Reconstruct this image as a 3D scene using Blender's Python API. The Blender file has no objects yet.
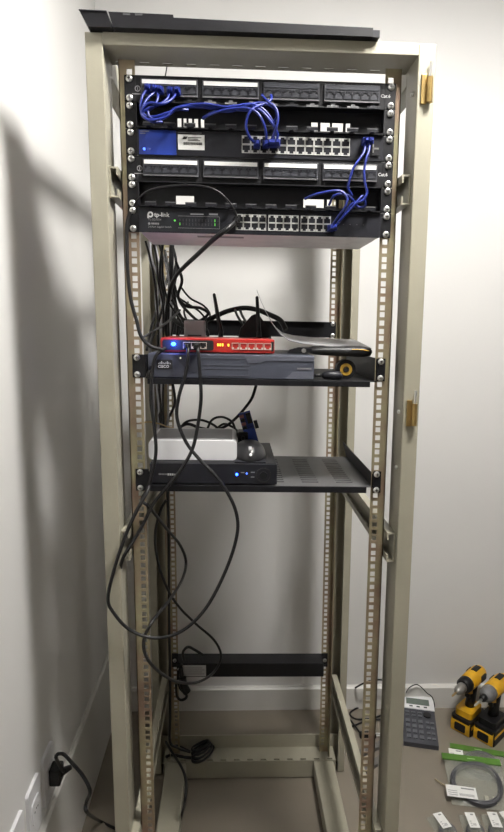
import bpy, bmesh, math, random
from mathutils import Vector, Matrix
random.seed(7)
R_ = math.radians
scene = bpy.context.scene
col = scene.collection

# ------------------------------------------------------------------ camera
FPX, PITCH, YAW, ROLL = 585.4, .1577, .0338, .0108
ZP = 1.8464                       # top edge of the uppermost rack panel
CAM = Vector((-.0476, -1.1184, ZP-.4264))
fw = Vector((math.sin(YAW)*math.cos(PITCH), math.cos(YAW)*math.cos(PITCH), -math.sin(PITCH)))
r0 = Vector((math.cos(YAW), -math.sin(YAW), 0)); u0 = r0.cross(fw)
RT = r0*math.cos(ROLL)+u0*math.sin(ROLL); UP = -r0*math.sin(ROLL)+u0*math.cos(ROLL)
cd = bpy.data.cameras.new('camera'); cam = bpy.data.objects.new('camera', cd); col.objects.link(cam)
cd.sensor_fit = 'VERTICAL'; cd.sensor_height = 36; cd.lens = FPX/832*36
cd.clip_start = .02
m = Matrix((RT, UP, -fw)).transposed().to_4x4(); m.translation = CAM
cam.matrix_world = m
scene.camera = cam

# ------------------------------------------------------------------ light and exposure
w = bpy.data.worlds.new('world'); scene.world = w; w.use_nodes = True
w.node_tree.nodes['Background'].inputs[0].default_value = (.8, .85, .95, 1)
w.node_tree.nodes['Background'].inputs[1].default_value = .05
# one opal globe lamp hanging under the ceiling beside the rack; the globe itself gives the light
LAMP = Vector((.52, -.44, 2.52)); GLOBE_R = .140; GLOBE_E = 192
scene.view_settings.view_transform = 'Standard'; scene.view_settings.look = 'None'
scene.view_settings.exposure = 0.0; scene.view_settings.gamma = 1
scene.view_settings.use_curve_mapping = False

# ------------------------------------------------------------------ helpers
U = .04445
SX, TX = -.0079, -.0077           # the old rack stands a touch out of square
def SH(p):
    x, y, z = p
    return Vector((x+TX*(z-ZP), y, z+SX*x*min(1, max(0, z/.4))))
def ID(p): return Vector(p)
def at(px, py, ax, v):            # where the pixel's ray meets the plane ax = v
    d = fw*FPX+RT*(px-252)+UP*(416-py); i = 'XYZ'.index(ax)
    return CAM+d*((v-CAM[i])/d[i])

MATS = {}
def mat(name, colr, rough=.5, metal=0, noise=0, scale=20, bump=0, emit=None, es=0, col2=None, alpha=1, trans=0, bscale=None, coat=0, spec=.5):
    if name in MATS: return MATS[name]
    M = bpy.data.materials.new(name); M.use_nodes = True; nt = M.node_tree; b = nt.nodes['Principled BSDF']
    c4 = (*colr, 1)
    b.inputs['Base Color'].default_value = c4; b.inputs['Roughness'].default_value = rough; b.inputs['Metallic'].default_value = metal
    if emit: b.inputs['Emission Color'].default_value = (*emit, 1); b.inputs['Emission Strength'].default_value = es
    b.inputs['Alpha'].default_value = alpha; b.inputs['Transmission Weight'].default_value = trans
    b.inputs['Coat Weight'].default_value = coat; b.inputs['Specular IOR Level'].default_value = spec
    if noise or bump:
        tc = nt.nodes.new('ShaderNodeTexCoord'); n = nt.nodes.new('ShaderNodeTexNoise'); n.inputs['Scale'].default_value = scale; n.inputs['Detail'].default_value = 5
        nt.links.new(tc.outputs['Object'], n.inputs['Vector'])
        if noise:
            rp = nt.nodes.new('ShaderNodeValToRGB'); c2 = col2 or tuple(max(0, c*(1-noise)) for c in colr)
            rp.color_ramp.elements[0].color = (*c2, 1); rp.color_ramp.elements[1].color = c4
            rp.color_ramp.elements[0].position = .35; rp.color_ramp.elements[1].position = .65
            nt.links.new(n.outputs['Fac'], rp.inputs[0]); nt.links.new(rp.outputs[0], b.inputs['Base Color'])
        if bump:
            n2 = nt.nodes.new('ShaderNodeTexNoise'); n2.inputs['Scale'].default_value = bscale or scale*6; n2.inputs['Detail'].default_value = 4
            nt.links.new(tc.outputs['Object'], n2.inputs['Vector'])
            bp = nt.nodes.new('ShaderNodeBump'); bp.inputs['Strength'].default_value = bump; bp.inputs['Distance'].default_value = .002
            nt.links.new(n2.outputs['Fac'], bp.inputs['Height']); nt.links.new(bp.outputs[0], b.inputs['Normal'])
    MATS[name] = M
    return M
WALL = mat('wall_paint', (.66, .655, .645), .75, noise=.03, scale=3, bump=.12, bscale=120)
SKIRT = mat('skirting', (.66, .65, .62), .4, noise=.04, scale=6)
FLOOR = mat('floor_porcelain', (.205, .178, .142), .36, noise=.09, scale=5, bump=.03)
CEIL = mat('ceiling_paint', (.60, .60, .59), .8, noise=.03, scale=3)
BEIGE = mat('beige_enamel', (.33, .312, .245), .42, noise=.10, scale=9, bump=.08, bscale=160)
ZINC = mat('yellow_zinc', (.33, .305, .19), .38, .4, noise=.5, scale=14, col2=(.24, .165, .12))
BRASS = mat('brass', (.42, .29, .11), .35, .8, noise=.2, scale=60)
STEEL = mat('bright_steel', (.75, .75, .74), .28, .9, noise=.1, scale=90)
BLACK = mat('black_powder_coat', (.008, .008, .010), .48, noise=.2, scale=40, bump=.06, bscale=500, spec=.25)
BLK2 = mat('charcoal_plastic', (.012, .0125, .017), .42, noise=.15, scale=50, spec=.3)
HOLE = mat('socket_dark', (.006, .006, .007), .6, noise=.2, scale=80)  # near-black paints the shade inside sockets and holes; also plain dark trim
RUBBER = mat('black_cable', (.009, .009, .010), .45, noise=.3, scale=60, spec=.35)
GREYC = mat('grey_cable', (.46, .46, .50), .5, noise=.15, scale=60)
BLUEC = mat('blue_cord', (.007, .018, .18), .4, noise=.2, scale=60)
PAPER = mat('label_paper', (.78, .78, .76), .6, noise=.06, scale=80)
PAPERD = mat('label_window_dim', (.035, .038, .048), .4, noise=.1, scale=80)
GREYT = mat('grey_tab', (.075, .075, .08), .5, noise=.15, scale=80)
INK = mat('ink', (.03, .03, .03), .6, noise=.1, scale=80)
WTEXT = mat('white_print', (.55, .55, .55), .5, noise=.05, scale=80)
DTEXT = mat('grey_print', (.22, .22, .23), .5, noise=.05, scale=80)
BLUEP = mat('blue_panel', (.010, .030, .22), .3, noise=.12, scale=30)
SLATE = mat('slate_plastic', (.050, .055, .075), .42, noise=.1, scale=30)
SLATE2 = mat('slate_plastic_pale', (.085, .09, .115), .45, noise=.1, scale=30)
GALV = mat('galvanised_steel', (.78, .78, .77), .5, .0, noise=.12, scale=25)
RED = mat('red_plastic', (.38, .020, .016), .35, noise=.12, scale=30)
WHITEP = mat('white_plastic', (.72, .72, .74), .35, noise=.03, scale=20)
GREYP = mat('grey_plastic', (.30, .30, .31), .45, noise=.1, scale=30)
LBLUE = mat('led_blue', (.02, .06, .6), .4, emit=(.02, .08, 1), es=14)
LBLUE2 = mat('led_blue_soft', (.02, .06, .6), .4, emit=(.08, .18, 1), es=3)
LGRN = mat('led_green', (.05, .4, .05), .4, emit=(.25, 1, .1), es=.45)
LYEL = mat('led_yellow', (.6, .4, .05), .4, emit=(1, .62, .05), es=2.2)
YELL = mat('yellow_plastic', (.66, .36, .012), .42, noise=.12, scale=40)
SHEET = mat('grey_sheet', (.27, .27, .28), .4, noise=.1, scale=14)
GREEN = mat('green_card', (.075, .19, .022), .5, noise=.15, scale=30)
LCD = mat('lcd', (.13, .16, .14), .2, noise=.08, scale=60)
def bag_mat():
    M = bpy.data.materials.new('clear_bag'); M.use_nodes = True; nt = M.node_tree
    b = nt.nodes['Principled BSDF']; b.inputs['Base Color'].default_value = (.62, .64, .55, 1); b.inputs['Roughness'].default_value = .22
    b.inputs['Alpha'].default_value = .22; b.inputs['Specular IOR Level'].default_value = .6
    n = nt.nodes.new('ShaderNodeTexNoise'); n.inputs['Scale'].default_value = 45
    tc = nt.nodes.new('ShaderNodeTexCoord'); nt.links.new(tc.outputs['Object'], n.inputs['Vector'])
    bp = nt.nodes.new('ShaderNodeBump'); bp.inputs['Strength'].default_value = .6; bp.inputs['Distance'].default_value = .004
    nt.links.new(n.outputs['Fac'], bp.inputs['Height']); nt.links.new(bp.outputs[0], b.inputs['Normal'])
    return M
BAG = bag_mat()

class MB:
    """collects shapes; build() links them as ONE mesh object"""
    def __init__(s): s.v = []; s.f = []; s.mi = []; s.sm = []
    def add(s, vs, fs, mi=0, smooth=False):
        o = len(s.v); s.v += [tuple(v) for v in vs]
        for f in fs: s.f.append([i+o for i in f]); s.mi.append(mi); s.sm.append(smooth)
        return s
    def box(s, x0, x1, y0, y1, z0, z1, mi=0, b=0):
        if b > 0:
            bm = bmesh.new(); vs = [bm.verts.new(p) for p in [(x0, y0, z0), (x1, y0, z0), (x1, y1, z0), (x0, y1, z0), (x0, y0, z1), (x1, y0, z1), (x1, y1, z1), (x0, y1, z1)]]
            for f in ((3, 2, 1, 0), (4, 5, 6, 7), (0, 1, 5, 4), (1, 2, 6, 5), (2, 3, 7, 6), (3, 0, 4, 7)): bm.faces.new([vs[i] for i in f])
            bmesh.ops.bevel(bm, geom=bm.edges[:], offset=b, segments=2, affect='EDGES', profile=.5)
            bm.verts.index_update()
            s.add([v.co for v in bm.verts], [[v.index for v in f.verts] for f in bm.faces], mi); bm.free()
            return s
        return s.add([(x0, y0, z0), (x1, y0, z0), (x1, y1, z0), (x0, y1, z0), (x0, y0, z1), (x1, y0, z1), (x1, y1, z1), (x0, y1, z1)],
                     [(3, 2, 1, 0), (4, 5, 6, 7), (0, 1, 5, 4), (1, 2, 6, 5), (2, 3, 7, 6), (3, 0, 4, 7)], mi)
    def rbox(s, x0, x1, y0, y1, z0, z1, r, mi=0, seg=5, ax='Y'):
        """box with four round corners about axis ax"""
        def ring(a0, a1, c0, c1):
            out = []
            for cx, cz, a in ((a1-r, c1-r, 0), (a0+r, c1-r, 90), (a0+r, c0+r, 180), (a1-r, c0+r, 270)):
                for k in range(seg+1):
                    t = R_(a+90*k/seg); out.append((cx+r*math.cos(t), cz+r*math.sin(t)))
            return out
        if ax == 'Y': pts = ring(x0, x1, z0, z1); A = [(p, y0, q) for p, q in pts]; B = [(p, y1, q) for p, q in pts]
        elif ax == 'Z': pts = ring(x0, x1, y0, y1); A = [(p, q, z1) for p, q in pts]; B = [(p, q, z0) for p, q in pts]
        else: pts = ring(y0, y1, z0, z1); A = [(x1, p, q) for p, q in pts]; B = [(x0, p, q) for p, q in pts]
        n = len(pts)
        s.add(A+B, [list(range(n))[::-1] if ax == 'Y' else list(range(n)), (list(range(n, 2*n)) if ax == 'Y' else list(range(n, 2*n))[::-1])]+[(i, (i+1) % n, n+(i+1) % n, n+i) for i in range(n)], mi)
        return s
    def cyl(s, p0, p1, r, r1=None, n=14, mi=0, cap=True, smooth=True):
        p0 = Vector(p0); p1 = Vector(p1); r1 = r if r1 is None else r1; d = (p1-p0).normalized()
        a = d.orthogonal().normalized(); b = d.cross(a)
        A = [p0+(a*math.cos(t)+b*math.sin(t))*r for t in [2*math.pi*i/n for i in range(n)]]
        B = [p1+(a*math.cos(t)+b*math.sin(t))*r1 for t in [2*math.pi*i/n for i in range(n)]]
        s.add(A+B, [(i, (i+1) % n, n+(i+1) % n, n+i) for i in range(n)], mi, smooth)
        if cap: s.add(A, [list(range(n))[::-1]], mi); s.add(B, [list(range(n))], mi)
        return s
    def ring(s, c, axis, ro, ri, h, n=24, mi=0):
        c = Vector(c); d = Vector(axis).normalized(); a = d.orthogonal().normalized(); b = d.cross(a)
        P = []
        for rr, hh in ((ro, 0), (ro, h), (ri, h), (ri, 0)):
            P += [c+d*hh+(a*math.cos(t)+b*math.sin(t))*rr for t in [2*math.pi*i/n for i in range(n)]]
        fs = []
        for k in range(4):
            k2 = (k+1) % 4
            fs += [(k*n+i, k*n+(i+1) % n, k2*n+(i+1) % n, k2*n+i) for i in range(n)]
        return s.add(P, fs, mi)
    def torus(s, c, axis, R, r, n=40, m_=8, mi=0, wob=0, flat=1):
        c = Vector(c); d = Vector(axis).normalized(); a = d.orthogonal().normalized(); b = d.cross(a); P = []
        for i in range(n):
            t = 2*math.pi*i/n; rad = R*(1+wob*math.sin(3*t+1))
            e = a*math.cos(t)+b*math.sin(t)*flat
            for j in range(m_):
                q = 2*math.pi*j/m_; P.append(c+e*(rad+r*math.cos(q))+d*r*math.sin(q))
        return s.add(P, [(i*m_+j, ((i+1) % n)*m_+j, ((i+1) % n)*m_+(j+1) % m_, i*m_+(j+1) % m_) for i in range(n) for j in range(m_)], mi, True)
    def sphere(s, c, r, sx=1, sy=1, sz=1, n=16, k=10, mi=0):
        P = []; F = []
        for i in range(k+1):
            a = math.pi*i/k
            for j in range(n):
                t = 2*math.pi*j/n; P.append((c[0]+r*sx*math.sin(a)*math.cos(t), c[1]+r*sy*math.sin(a)*math.sin(t), c[2]+r*sz*math.cos(a)))
        for i in range(k):
            for j in range(n): F.append((i*n+j, (i+1)*n+j, (i+1)*n+(j+1) % n, i*n+(j+1) % n))
        return s.add(P, F, mi, True)
    def prism(s, poly, y0, y1, mi=0, ax='Y', smooth=False):
        """polygon in the XZ plane extruded along Y (or in YZ along X, or XY along Z)"""
        n = len(poly)
        g = {'Y': lambda p, h: (p[0], h, p[1]), 'X': lambda p, h: (h, p[0], p[1]), 'Z': lambda p, h: (p[0], p[1], h)}[ax]
        return s.add([g(p, y0) for p in poly]+[g(p, y1) for p in poly], [list(range(n)), list(range(n, 2*n))[::-1]]+[(i, n+i, n+(i+1) % n, (i+1) % n) for i in range(n)], mi)
    def plate(s, us, vs, solid, g, t, mi=0):
        """grid plate with real openings; us, vs break points, solid(i, j), g(u, v, w) -> point, t thickness"""
        idx = {}; P = []; F = []
        def V(i, j, k):
            if (i, j, k) not in idx: idx[(i, j, k)] = len(P); P.append(g(us[i], vs[j], k*t))
            return idx[(i, j, k)]
        nu, nv = len(us)-1, len(vs)-1
        S = lambda i, j: 0 <= i < nu and 0 <= j < nv and solid(i, j)
        for i in range(nu):
            for j in range(nv):
                if not S(i, j): continue
                F.append((V(i, j, 0), V(i+1, j, 0), V(i+1, j+1, 0), V(i, j+1, 0)))
                F.append((V(i, j, 1), V(i, j+1, 1), V(i+1, j+1, 1), V(i+1, j, 1)))
                if not S(i-1, j): F.append((V(i, j, 0), V(i, j+1, 0), V(i, j+1, 1), V(i, j, 1)))
                if not S(i+1, j): F.append((V(i+1, j, 0), V(i+1, j, 1), V(i+1, j+1, 1), V(i+1, j+1, 0)))
                if not S(i, j-1): F.append((V(i, j, 0), V(i, j, 1), V(i+1, j, 1), V(i+1, j, 0)))
                if not S(i, j+1): F.append((V(i, j+1, 0), V(i+1, j+1, 0), V(i+1, j+1, 1), V(i, j+1, 1)))
        return s.add(P, F, mi)
    def tube(s, pts, r, n=8, mi=0, sub=6, cap=True):
        pts = [Vector(p) for p in pts]; Q = []
        E_ = [pts[0]*2-pts[1]]+pts+[pts[-1]*2-pts[-2]]
        for i in range(1, len(E_)-2):
            a, b, c, d = E_[i-1:i+3]
            for k in range(sub):
                t = k/sub
                Q.append(.5*((2*b)+(c-a)*t+(2*a-5*b+4*c-d)*t*t+(3*b-a-3*c+d)*t**3))
        Q.append(pts[-1])
        P = []; nrm = None
        for i, p in enumerate(Q):
            tg = (Q[min(i+1, len(Q)-1)]-Q[max(i-1, 0)])
            if tg.length < 1e-9: tg = Vector((0, 0, 1))
            tg.normalize()
            if nrm is None: nrm = tg.orthogonal().normalized()
            nrm = (nrm-tg*nrm.dot(tg))
            if nrm.length < 1e-6: nrm = tg.orthogonal()
            nrm.normalize(); bn = tg.cross(nrm)
            for j in range(n):
                a = 2*math.pi*j/n; P.append(p+(nrm*math.cos(a)+bn*math.sin(a))*r)
        L = len(Q)
        s.add(P, [(i*n+j, i*n+(j+1) % n, (i+1)*n+(j+1) % n, (i+1)*n+j) for i in range(L-1) for j in range(n)], mi, True)
        if cap: s.add(P[:n], [list(range(n))[::-1]], mi); s.add(P[-n:], [list(range(n))], mi)
        return s
    def data(s, name, mats, org=Vector((0, 0, 0)), fn=ID):
        me = bpy.data.meshes.new(name)
        me.from_pydata([tuple(fn(v)-org) for v in s.v], [], s.f)
        for M in (mats if isinstance(mats, (list, tuple)) else [mats]): me.materials.append(M)
        me.polygons.foreach_set('material_index', s.mi); me.polygons.foreach_set('use_smooth', s.sm)
        me.update(); bm = bmesh.new(); bm.from_mesh(me); bmesh.ops.recalc_face_normals(bm, faces=bm.faces[:]); bm.to_mesh(me); bm.free()
        return me
    def build(s, name, mats, parent=None, fn=None):
        """shapes are given in world coordinates; the parent chain has no rotation unless the thing is modelled in its own frame"""
        fn = fn or ID
        org = Vector((0, 0, 0))
        if parent is not None: org = Vector(ORG.get(parent.name, (0, 0, 0)))
        f2 = FN.get(parent.name, ID) if parent is not None else fn
        o = bpy.data.objects.new(name, s.data(name, mats, org, f2)); col.objects.link(o)
        if parent is not None:
            o.parent = parent; ORG[o.name] = org; FN[o.name] = f2
        return o
ORG = {}; FN = {}
def put(name, me, parent, pos):
    """a shared mesh placed at pos (world) under parent"""
    o = bpy.data.objects.new(name, me); col.objects.link(o); o.parent = parent
    o.location = FN.get(parent.name, ID)(Vector(pos))-Vector(ORG.get(parent.name, (0, 0, 0)))
    return o
def tag(o, label=None, cat=None, group=None, kind=None):
    if label: o['label'] = label
    if cat: o['category'] = cat
    if group: o['group'] = group
    if kind: o['kind'] = kind
    return o
def thing(name, label, cat, loc=(0, 0, 0), group=None, rack=False, rot=None):
    o = bpy.data.objects.new(name, None); col.objects.link(o); o.empty_display_size = .05
    f = SH if rack else ID
    if rot is None:
        o.location = f(Vector(loc)); ORG[o.name] = o.location.copy(); FN[o.name] = f
    else:
        o.location = loc; o.rotation_euler = rot
    return tag(o, label, cat, group)
def single(name, mb, mats, label, cat, group=None, org=None):
    """a thing that is one mesh, modelled in world coordinates, with its origin at its base"""
    vs = mb.v; lo_ = Vector((sum(v[0] for v in vs)/len(vs), sum(v[1] for v in vs)/len(vs), min(v[2] for v in vs)))
    org = org or lo_
    o = bpy.data.objects.new(name, mb.data(name, mats, org)); col.objects.link(o); o.location = org
    ORG[o.name] = org; FN[o.name] = ID
    return tag(o, label, cat, group)
def text(s, size, parent, pos, M, name='lettering', align='LEFT', bold=0, th=.0004):
    cu = bpy.data.curves.new('t', 'FONT'); cu.body = s; cu.size = size; cu.align_x = align; cu.extrude = th/2; cu.offset = bold; cu.resolution_u = 2
    t = bpy.data.objects.new('t', cu); col.objects.link(t); dg = bpy.context.evaluated_depsgraph_get()
    me = bpy.data.meshes.new_from_object(t.evaluated_get(dg)); bpy.data.objects.remove(t); bpy.data.curves.remove(cu)
    for v in me.vertices: v.co = (v.co.x, -v.co.z, v.co.y)
    me.materials.clear(); me.materials.append(M)
    return put(name, me, parent, pos)

# ------------------------------------------------------------------ the room
XL, XR, YB, YF, ZC = -.478, 3.4, .873, -3.6, 2.72
def struct(name, mb, M):
    return tag(mb.build(name, M), kind='structure')
struct('floor', MB().box(XL-.1, XR+.1, YF-.1, YB+.1, -.1, 0), FLOOR)
struct('ceiling', MB().box(XL-.1, XR+.1, YF-.1, YB+.1, ZC, ZC+.1), CEIL)
struct('wall_left', MB().box(XL-.1, XL, YF-.1, YB+.1, 0, ZC), WALL)
struct('wall_back', MB().box(XL, XR, YB, YB+.1, 0, ZC), WALL)
WALL2 = mat('unseen_wall_dark', (.34, .32, .29), .8, noise=.04, scale=3, bump=.1, bscale=120)  # colour of the two unseen walls, darkened to cut bounced light
struct('wall_right', MB().box(XR, XR+.1, YF-.1, YB+.1, 0, ZC), WALL2)
struct('wall_front', MB().box(XL, XR, YF-.1, YF, 0, ZC), WALL2)
def skirt(h, t): return [(0, 0), (t, 0), (t, h-.006), (t-.006, h), (0, h)]
sb = MB().prism([(YB-q, z) for q, z in skirt(.088, .018)], XL+.012, XR, ax='X'); struct('baseboard_back', sb, SKIRT)
sb = MB().prism([(XL+q, z) for q, z in skirt(.285, .012)], YF, YB, ax='Y'); struct('baseboard_left', sb, SKIRT)
dl = thing('globe_lamp', 'opal globe lamp under a wide white shade added to dim the upper walls, hanging from the ceiling beside the rack', 'lamp', (LAMP.x, LAMP.y, LAMP.z-GLOBE_R))
MB().sphere(tuple(LAMP), GLOBE_R, n=32, k=20).build('globe', mat('opal_glass', (.8, .8, .78), .4, emit=(1, .97, .925), es=GLOBE_E), dl)
n_ = 40; pr = [(.335, -.050), (.325, -.01), (.275, .075), (.16, .140), (.03, .160), (.03, .164), (.162, .144), (.278, .078), (.328, -.008), (.338, -.050)]
MB().add([(LAMP.x+r*math.cos(2*math.pi*k/n_), LAMP.y+r*math.sin(2*math.pi*k/n_), LAMP.z+h) for r, h in pr for k in range(n_)],
         [(i*n_+k, i*n_+(k+1) % n_, ((i+1) % 10)*n_+(k+1) % n_, ((i+1) % 10)*n_+k) for i in range(10) for k in range(n_)], 0, True).build('shade', mat('added_shade_enamel', (.5, .5, .49), .5, noise=.05, scale=20), dl)  # out-of-view shade, added to keep lamp light off the upper walls
MB().cyl((LAMP.x, LAMP.y, LAMP.z+.155), (LAMP.x, LAMP.y, ZC-.001), .045, n=24).build('ceiling_mount', WHITEP, dl)

# ------------------------------------------------------------------ the rack
rack = thing('server_rack', 'tall beige open-frame server rack with perforated zinc rails, standing by the white wall', 'server rack', (0, .28, 0), rack=True)
def P_(name, mb, M): return mb.build(name, M, rack)
HT = 1.90
for sx in (-1, 1):
    def bx(mb, a, b_, *k, **kw): return mb.box(min(sx*a, sx*b_), max(sx*a, sx*b_), *k, **kw)
    # front post: face, outer web, inner return lip
    mb = MB(); bx(mb, .270, .300, -.035, -.031, .004, HT-.001, b=.0015); bx(mb, .296, .300, -.031, .034, .004, HT-.002); bx(mb, .270, .2735, -.031, .032, .004, HT-.02); bx(mb, .2735, .296, .029, .032, .004, HT-.02)
    P_('front_post', mb, BEIGE)
    mb = MB(); bx(mb, .281, .302, .545, .549, .004, HT-.001); bx(mb, .298, .302, .549, .612, .004, HT-.002); bx(mb, .256, .298, .608, .612, .004, HT-.002); bx(mb, .256, .260, .585, .608, .004, HT-.02)
    P_('rear_post', mb, BEIGE)
    mb = MB(); bx(mb, .270, .300, .034, .545, HT-.045, HT-.001, b=.002); P_('top_side_beam', mb, BEIGE)
    mb = MB(); bx(mb, .200, .262, -.005, .524, .012, .060, b=.003); P_('base_side_beam', mb, BEIGE)
    # channel struts between front and rear posts
    for z0, z1 in ((1.636, 1.688), (.955, 1.015), (.275, .345)):
        t = .003; mb = MB()
        y0, y1 = (-.022, .543)
        bx(mb, .2535, .2695, y0, y1, z1-t, z1); bx(mb, .2535, .2695, y0, y1, z0, z0+t); bx(mb, .2665, .2695, y0, y1, z0+t, z1-t)
        bx(mb, .2535, .2565, y0, y1, z0+t, z0+.014); bx(mb, .2535, .2565, y0, y1, z1-.014, z1-t)
        P_('side_strut', mb, BEIGE)
    # perforated mounting rails (three square holes per unit)
    for y, yo, nm in ((0.001, 1, 'mounting_rail'), (.5597, -1, 'mounting_rail')):
        off = 0 if yo == 1 else .68*U-U
        zz = []; i = -1
        zt, zb = 1.872, (.10 if yo == 1 else .066)
        k = 0
        while True:
            base = ZP-k*U+U-off*0-(.32*U if yo == -1 else 0)
            k += 1
            hs = [base-U/2+15.875e-3, base-U/2, base-U/2-15.875e-3]
            zz += [h for h in hs if zb+.012 < h < zt-.012]
            if base < zb: break
        h_ = .0048
        vs = [zb]; 
        for z in sorted(zz): vs += [z-h_, z+h_]
        vs.append(zt)
        us = [.2225, .2325-h_, .2325+h_, .2515]
        mb = MB().plate(us, vs, lambda i, j: not (i == 1 and j % 2 == 1), lambda u, v, w_: (sx*u, y+w_*yo, v), .002)
        bx(mb, .2495, .2515, min(y, y+yo*.026), max(y, y+yo*.026), zb, zt)
        P_(nm, mb, ZINC)
# top beams
slots = []
us = [-.270]
for k in range(13):
    c = -.252+k*.042; us += [c-.009, c+.009]
us.append(.270)
def slotted(y0, y1, ys, z, t, row):
    return MB().plate(us, ys, lambda i, j: not (j == row and i % 2 == 1), lambda u, v, w_: (u, v, z+w_), t)
mb = slotted(-.031, .045, [-.031, .030, .036, .045], 1.880, .002, 1)
mb.box(-.270, .270, -.035, -.031, 1.880, HT, b=.001); mb.box(-.296, .296, -.031, .05, HT-.003, HT-.0008)
P_('front_top_beam', mb, BEIGE)
mb = slotted(.54, .608, [.540, .549, .555, .608], 1.862, .002, 1); mb.box(-.256, .256, .608, .612, 1.862, HT-.001); mb.box(-.296, .296, .545, .608, HT-.003, HT-.0008)
P_('rear_top_beam', mb, BEIGE)
mb = slotted(.524, .585, [.524, .5275, .5335, .585], .060, .002, 1); mb.box(-.296, .296, .585, .588, .006, .106); mb.box(-.270, .270, .524, .527, .004, .060)
P_('rear_base_beam', mb, BEIGE)
mb = MB().box(-.270, .270, -.035, -.031, .004, .075); mb.box(-.270, .270, -.031, .045, .060, .063)
P_('front_base_beam', mb, BEIGE)
# barrel hinges on the right front post
for z0, z1 in ((1.801, 1.850), (1.232, 1.282)):
    h = MB().box(.276, .2855, -.0385, -.035, z0, z1, b=.0008).build('hinge', BRASS, rack)
    MB().cyl((.2895, -.041, z0+.002), (.2895, -.041, z1-.006), .0055).build('barrel', BRASS, h)
    MB().cyl((.2895, -.041, z1-.006), (.2905, -.041, z1+.018), .0022).build('pin', STEEL, h)
for z in (1.826, 1.256, 1.146):
    MB().cyl((.2698, -.012, z), (.2672, -.012, z), .0042).sphere((.2672, -.012, z), .0042, .5, 1, 1, 12, 6).build('bolt', STEEL, rack)

# ------------------------------------------------------------------ rack-mounted gear
sc = MB().cyl((0, 0, 0), (0, -.0022, 0), .0060, .0056, 16).cyl((0, -.0022, 0), (0, -.0036, 0), .0056, .0030, 16)
sc.box(-.0032, .0032, -.0041, -.0036, -.0006, .0006, 1).box(-.0006, .0006, -.0041, -.0036, -.0032, .0032, 1)
SCREW = sc.data('screw', [STEEL, HOLE])
wa = MB().ring((0, 0, 0), (0, -1, 0), .0085, .0045, .0008, 16).data('washer', BLK2)
def screws(parent, zc, y, both=(-1, 1), dz=15.875e-3):
    for s in both:
        for d in (-1, 1):
            put('screw', SCREW, parent, (s*.2325, y, zc+d*dz))
# RJ45 socket facing -Y: shield frame with a stepped opening and a solid dark block painting the shade inside
def jack(w_, h_, frame, dark=HOLE, up=True):
    a, b_ = w_/2, h_/2
    us = [-a, -a*.86, -a*.45, a*.45, a*.86, a]; vs = [-b_, -b_*.84, b_*.36, b_*.84, b_]
    sol = lambda i, j: not ((1 <= i <= 3 and j == 1) or (i == 2 and j == 2))
    s = 1 if up else -1
    mb = MB().plate(us, vs, sol, lambda u, v, q: (u, -.0012+q, s*v), .0012)
    mb.box(-a*.98, a*.98, .0003, .009, -b_*.98, b_*.98, 1)
    return mb.data('jack', [frame, dark])
JP = jack(.0150, .0125, BLK2); JS = jack(.0158, .0145, mat('jack_shield', (.62, .62, .60), .38, .5, noise=.1, scale=80), up=True)
JSd = jack(.0158, .0145, MATS['jack_shield'], up=False)
JT = jack(.0136, .0138, MATS['jack_shield'], up=True); JTd = jack(.0136, .0138, MATS['jack_shield'], up=False)
JW = jack(.0142, .0125, mat('ivory_bezel', (.55, .48, .42), .45, noise=.1, scale=80), up=False)

def ears(t, zt, zb, y=-.003, M=BLACK):
    for s in (-1, 1):
        MB().box(min(s*.2215, s*.2413), max(s*.2215, s*.2413), y, y+.0028, zb, zt, b=.0006).build('ear', M, t)
    screws(t, (zt+zb)/2, y)

def patch_panel(i, label, white):
    zt = ZP-i*U-.0004; zb = zt-U+.0008
    t = thing('patch_bay', label, 'patch panel', (0, 0, zb), 'patch panels in the rack', rack=True)
    MB().box(-.2215, .2215, -.003, 0, zb, zt).build('face_plate', BLACK, t)
    MB().box(-.2215, .2215, .0, .012, zb+.003, zt-.003).box(-.19, .19, .012, .038, zb+.008, zt-.008).build('rear_body', BLK2, t)
    ears(t, zt, zb)
    for g in range(4):
        xc = -.162+.108*g
        gp = MB().box(xc-.050, xc+.050, -.0062, -.003, zt-.0355, zt-.0055, b=.0008).build('port_group', mat('port_housing', (.030, .032, .040), .4, noise=.1, scale=50), t)
        MB().box(xc-.0475, xc+.0475, -.0072, -.0062, zt-.0145, zt-.0078).build('label_strip', PAPER if g < white else PAPERD, gp)
        MB().box(xc-.049, xc+.049, -.0085, -.0062, zt-.0352, zt-.0325).build('grey_lip', GREYT, gp)
        for k in range(6): put('jack', JP, gp, (xc-.0395+.0158*k, -.0062, zt-.0240))
    # maker's mark and category print on the ears
    MB().ring((-.2245+.0065, -.0032, zb+.0215), (0, -1, 0), .0050, .0036, .0005, 20).box(-.2185, -.2175, -.0036, -.0032, zb+.019, zb+.024).box(-.228, -.207, -.0034, -.003, zb+.0120, zb+.0135).build('maker_mark', DTEXT, t)
    text('Cat.6', .0080, t, (.2140, -.0034, zb+.0195), WTEXT, bold=.0001)
    return t
patch_panel(0, 'black patch panel topmost in the rack, white strips on only two of its groups', 2)
patch_panel(3, 'black 24-port patch panel with four white label strips, below the blue-fronted switch', 4)

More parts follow.
